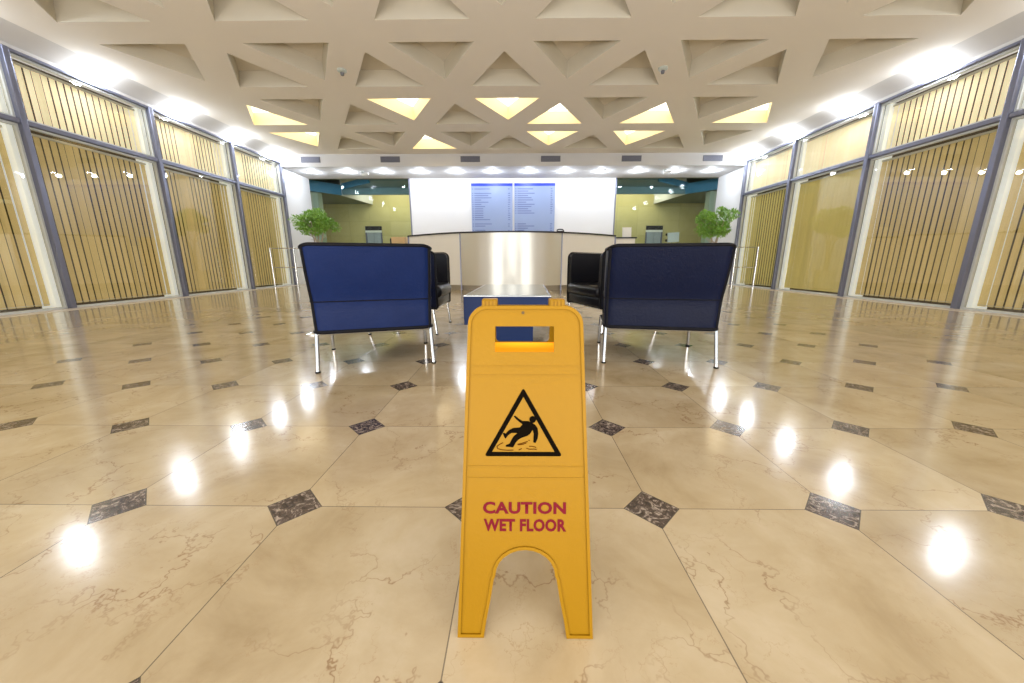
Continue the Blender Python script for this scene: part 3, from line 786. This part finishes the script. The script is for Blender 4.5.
# pictogram
def rtri(A, B, C, r):
    pts = [Vector(A), Vector(B), Vector(C)]; out = []
    for i in range(3):
        p = pts[i]; d1 = (pts[i - 1] - p).normalized(); d2 = (pts[(i + 1) % 3] - p).normalized()
        s1 = p + d1 * r; s2 = p + d2 * r
        for k in range(5):
            t = k / 4; q = (1 - t) ** 2 * s1 + 2 * t * (1 - t) * p + t * t * s2; out.append((q.x, q.y))
    return out
tri = nb(); plate(tri, rtri((-.0755, .3295), (.0680, .3300), (-.0037, .4560), .006), [rtri((-.0615, .3375), (.0540, .3378), (-.0037, .4390), .001)], .0002, .0007, SP)
mk('warning_triangle', tri, M['ink'], front)
fig = [(-.0190, .4045), (-.0125, .3990), (-.0052, .3945), (.0051, .3945), (.0115, .3920), (.0185, .3872), (.0224, .3818), (.0240, .3714), (.0225, .3620), (.0190, .3542), (.0148, .3554), (.0150, .3640), (.0155, .3714), (.0132, .3783),
       (.0090, .3710), (.0030, .3670), (-.0075, .3633), (-.0130, .3600), (-.0175, .3550), (-.0225, .3460), (-.0362, .3473), (-.0360, .3500), (-.0290, .3530), (-.0255, .3600), (-.0213, .3667), (-.0144, .3724), (-.0259, .3724), (-.0320, .3680), (-.0362, .3620), (-.0385, .3640), (-.0415, .3712), (-.0400, .3728), (-.0362, .3712), (-.0310, .3770), (-.0230, .3815), (-.0098, .3828), (-.0052, .3885), (-.0115, .3930), (-.0167, .3976), (-.0215, .4030)]
bm = nb(); plate(bm, fig, [], .0002, .0008, SP)
hd = [(.0135 + .0062 * math.cos(2 * math.pi * k / 16), .3975 + .0062 * math.sin(2 * math.pi * k / 16)) for k in range(16)]
plate(bm, hd, [], .0009, .0014, SP)
mk('slipping_figure', bm, M['ink'], front)
bm = nb()
def arc(pts, wd=.0008):
    P_ = [Vector(p) for p in pts]
    for a, b in zip(P_, P_[1:]):
        d = (b - a).normalized(); nn = Vector((-d.y, d.x)) * wd
        plate(bm, [tuple(a + nn), tuple(a - nn), tuple(b - nn), tuple(b + nn)], [], .0002, .0006, SP)
arc([(-.041, .3545), (-.047, .3515), (-.0525, .3475), (-.051, .3435), (-.043, .3412), (-.033, .3405), (-.022, .3410)])
arc([(-.0145, .3515), (-.006, .3535), (.001, .3560), (.0045, .3565)]); arc([(-.013, .3505), (-.005, .3515), (.002, .3540)])
arc([(-.0125, .3410), (-.009, .3425), (-.0065, .3440)]); arc([(.002, .3445), (.008, .3425), (.016, .3430), (.021, .3422)])
arc([(.007, .3480), (.013, .3480), (.020, .3460)]); arc([(.006, .3590), (.008, .3585)])
mk('puddle_mark', bm, M['puddle'], front)
# lettering
def lettering(txt, u0, u1, v0, v1, name):
    c = bpy.data.curves.new(name, 'FONT'); c.body = txt; c.size = 1; c.offset = .04; c.resolution_u = 3; c.space_character = 1.06
    o = bpy.data.objects.new(name, c); COL.objects.link(o)
    dg = bpy.context.evaluated_depsgraph_get(); dg.update(); me = bpy.data.meshes.new_from_object(o.evaluated_get(dg))
    bpy.data.objects.remove(o)
    xs = [v.co.x for v in me.vertices]; ys = [v.co.y for v in me.vertices]; xa, xb, ya, yb = min(xs), max(xs), min(ys), max(ys)
    for v in me.vertices:
        u = u0 + (u1 - u0) * (v.co.x - xa) / (xb - xa); vv = v0 + (v1 - v0) * (v.co.y - ya) / (yb - ya); v.co = SP(u, vv, .0007)
    link(name, me, M['red'], front)
lettering('CAUTION', -.0780, .0750, .2240, .2462, 'lettering')
lettering('WET FLOOR', -.0765, .0755, .1920, .2150, 'lettering')

# ------------------------------------------------------------------ potted trees
def tree(loc, label, wid, zc, hgt, seed):
    R = random.Random(seed)
    t = thing('potted_ficus', label, 'potted plant', (loc[0], loc[1], 0))
    bm = nb(); lathe(bm, [(.16, 0), (.19, .02), (.235, .42), (.245, .45), (.225, .455), (.215, .43)], 32); mk('pot', bm, M['pot'], t, True)
    bm = nb(); disc(bm, (0, 0, .40), .212, .015, 28); mk('soil', bm, M['soil'], t)
    bm = nb()
    base = [(0, 0, .41)]
    for j in range(4):
        a = j * 1.7 + seed; rr = .03
        pts = []; ex = math.cos(a) * wid * .22; ey = math.sin(a) * wid * .2
        for k in range(8):
            q = k / 7; pts.append((rr * math.cos(a + q * 4) * (1 - q) + ex * q ** 2, rr * math.sin(a + q * 4) * (1 - q) + ey * q ** 2, .41 + (zc - .36) * q))
        tube(bm, pts, [.024 * (1 - .6 * k / 7) for k in range(8)], 8)
        for b in range(5):
            q = .65 + .07 * b; p = Vector(pts[min(7, int(q * 7))]); aa = R.uniform(0, 6.28)
            e = p + Vector((math.cos(aa) * wid * .25, math.sin(aa) * wid * .22, R.uniform(.1, .28)))
            tube(bm, [p, (p + e) / 2 + Vector((0, 0, .03)), e], [.009, .007, .003], 5)
    mk('trunk', bm, M['bark'], t, True)
    bm = nb(); cl = []
    for j in range(34):
        a = R.uniform(0, 6.28); rr = R.random() ** .62 * wid * .40
        hz = zc + R.uniform(-.5, .5) * hgt * (1 - (rr / (wid * .55)) ** 2) * .9 + .02
        cl.append((Vector((rr * math.cos(a), rr * math.sin(a) * .9, hz)), R.uniform(.09, .15)))
    for c, r in cl:
        for k in range(150):
            d = Vector((R.gauss(0, 1), R.gauss(0, 1), R.gauss(0, 1))).normalized()
            p = c + Vector((d.x * r, d.y * r, d.z * r * .75)) * (R.random() ** .35)
            L = R.uniform(.045, .075); wd = L * .24
            ax = (d + Vector((R.uniform(-.8, .8), R.uniform(-.8, .8), R.uniform(-.6, .5)))).normalized()
            sd_ = ax.cross(Vector((R.uniform(-1, 1), R.uniform(-1, 1), 1.2))).normalized()
            n_ = ax.cross(sd_)
            v = [bm.verts.new(p), bm.verts.new(p + ax * L * .45 + sd_ * wd + n_ * .004), bm.verts.new(p + ax * L), bm.verts.new(p + ax * L * .45 - sd_ * wd + n_ * .004)]
            bm.faces.new(v)
    mk('foliage', bm, M['leaf'], t, fix=False)
tree((-4.92, 9.0, 0), 'bushy green potted ficus tree behind the left armchair', 1.15, 1.59, .74, 3)
tree((5.10, 9.0, 0), 'bushy green potted ficus tree behind the right armchair', 1.02, 1.58, .78, 8)

# ------------------------------------------------------------------ barriers
def barrier(xs, y, lab, red=None):
    t = thing('railing', lab, 'barrier', (xs[0], y, 0))
    for x in xs:
        bm = nb(); tube(bm, [(x - xs[0], 0, 0), (x - xs[0], 0, 1.035)], .021, 12)
        po = mk('post', bm, M['chrome'], t, True)
        bm = nb(); disc(bm, (x - xs[0], 0, 0), .05, .012); mk('base_plate', bm, M['chrome'], po)
    for z in (.53, 1.02):
        bm = nb(); tube(bm, [(0, 0, z), (xs[-1] - xs[0], 0, z)], .013, 10); mk('rail', bm, M['chrome'], t, True)
barrier([-6.32, -5.70, -5.38], 9.2, 'low chrome railing by the left glazing beside the potted tree')
barrier([6.17, 5.62], 8.9, 'low chrome railing by the right glazing beside the potted tree')
t = thing('rope_stand', 'slim chrome rope stand with a small red cap left of left armchair', 'stand', (-1.79, 2.95, 0))
bm = nb(); lathe(bm, [(.09, 0), (.09, .01), (.02, .025), (.009, .03), (.009, .70)], 20); mk('pole', bm, M['chrome'], t, True)
bm = nb(); lathe(bm, [(.01, .70), (.022, .715), (.028, .735), (.022, .755), (.008, .765)], 18); mk('cap', bm, M['redplastic'], t, True)

# ------------------------------------------------------------------ lights
def area(loc, rot, sx, sy, e, col=(1, 1, 1)):
    l = bpy.data.lights.new('area', 'AREA'); l.shape = 'RECTANGLE'; l.size = sx; l.size_y = sy; l.energy = e; l.color = col
    o = bpy.data.objects.new('area_light', l); COL.objects.link(o); o.location = loc; o.rotation_euler = rot; return o
area((0, -2.6, 2.3), (math.radians(95), 0, 0), 11, 2.2, 95, (.70, .85, 1.))       # fill lamp added behind the viewer, cool for the desk highlight
area((0, -2.4, .5), (math.radians(140), 0, 0), 10, 1.2, 400, (1., .95, .87))       # unseen low fill added to brighten the ceiling
for s in (-1, 1):
    area((s * 6.8, 14.4, 3.0), (0, 0, 0), 1.2, 1.2, 6, (1., .93, .7))
    area((s * 4.6, 15.0, 3.7), (math.radians(20), 0, 0), 2.6, .6, 42, (1., .92, .68))
w_ = bpy.data.worlds.new('world'); sc.world = w_; w_.use_nodes = True
bg = w_.node_tree.nodes['Background']; bg.inputs[0].default_value = (1., .97, .93, 1); bg.inputs[1].default_value = .6
sc.view_settings.view_transform = 'Standard'; sc.view_settings.look = 'None'; sc.view_settings.exposure = 0.
try:
    sc.cycles.use_denoising = True; sc.cycles.max_bounces = 8; sc.cycles.transparent_max_bounces = 12
    sc.cycles.sample_clamp_indirect = 6.; sc.cycles.caustics_reflective = False
except Exception: pass
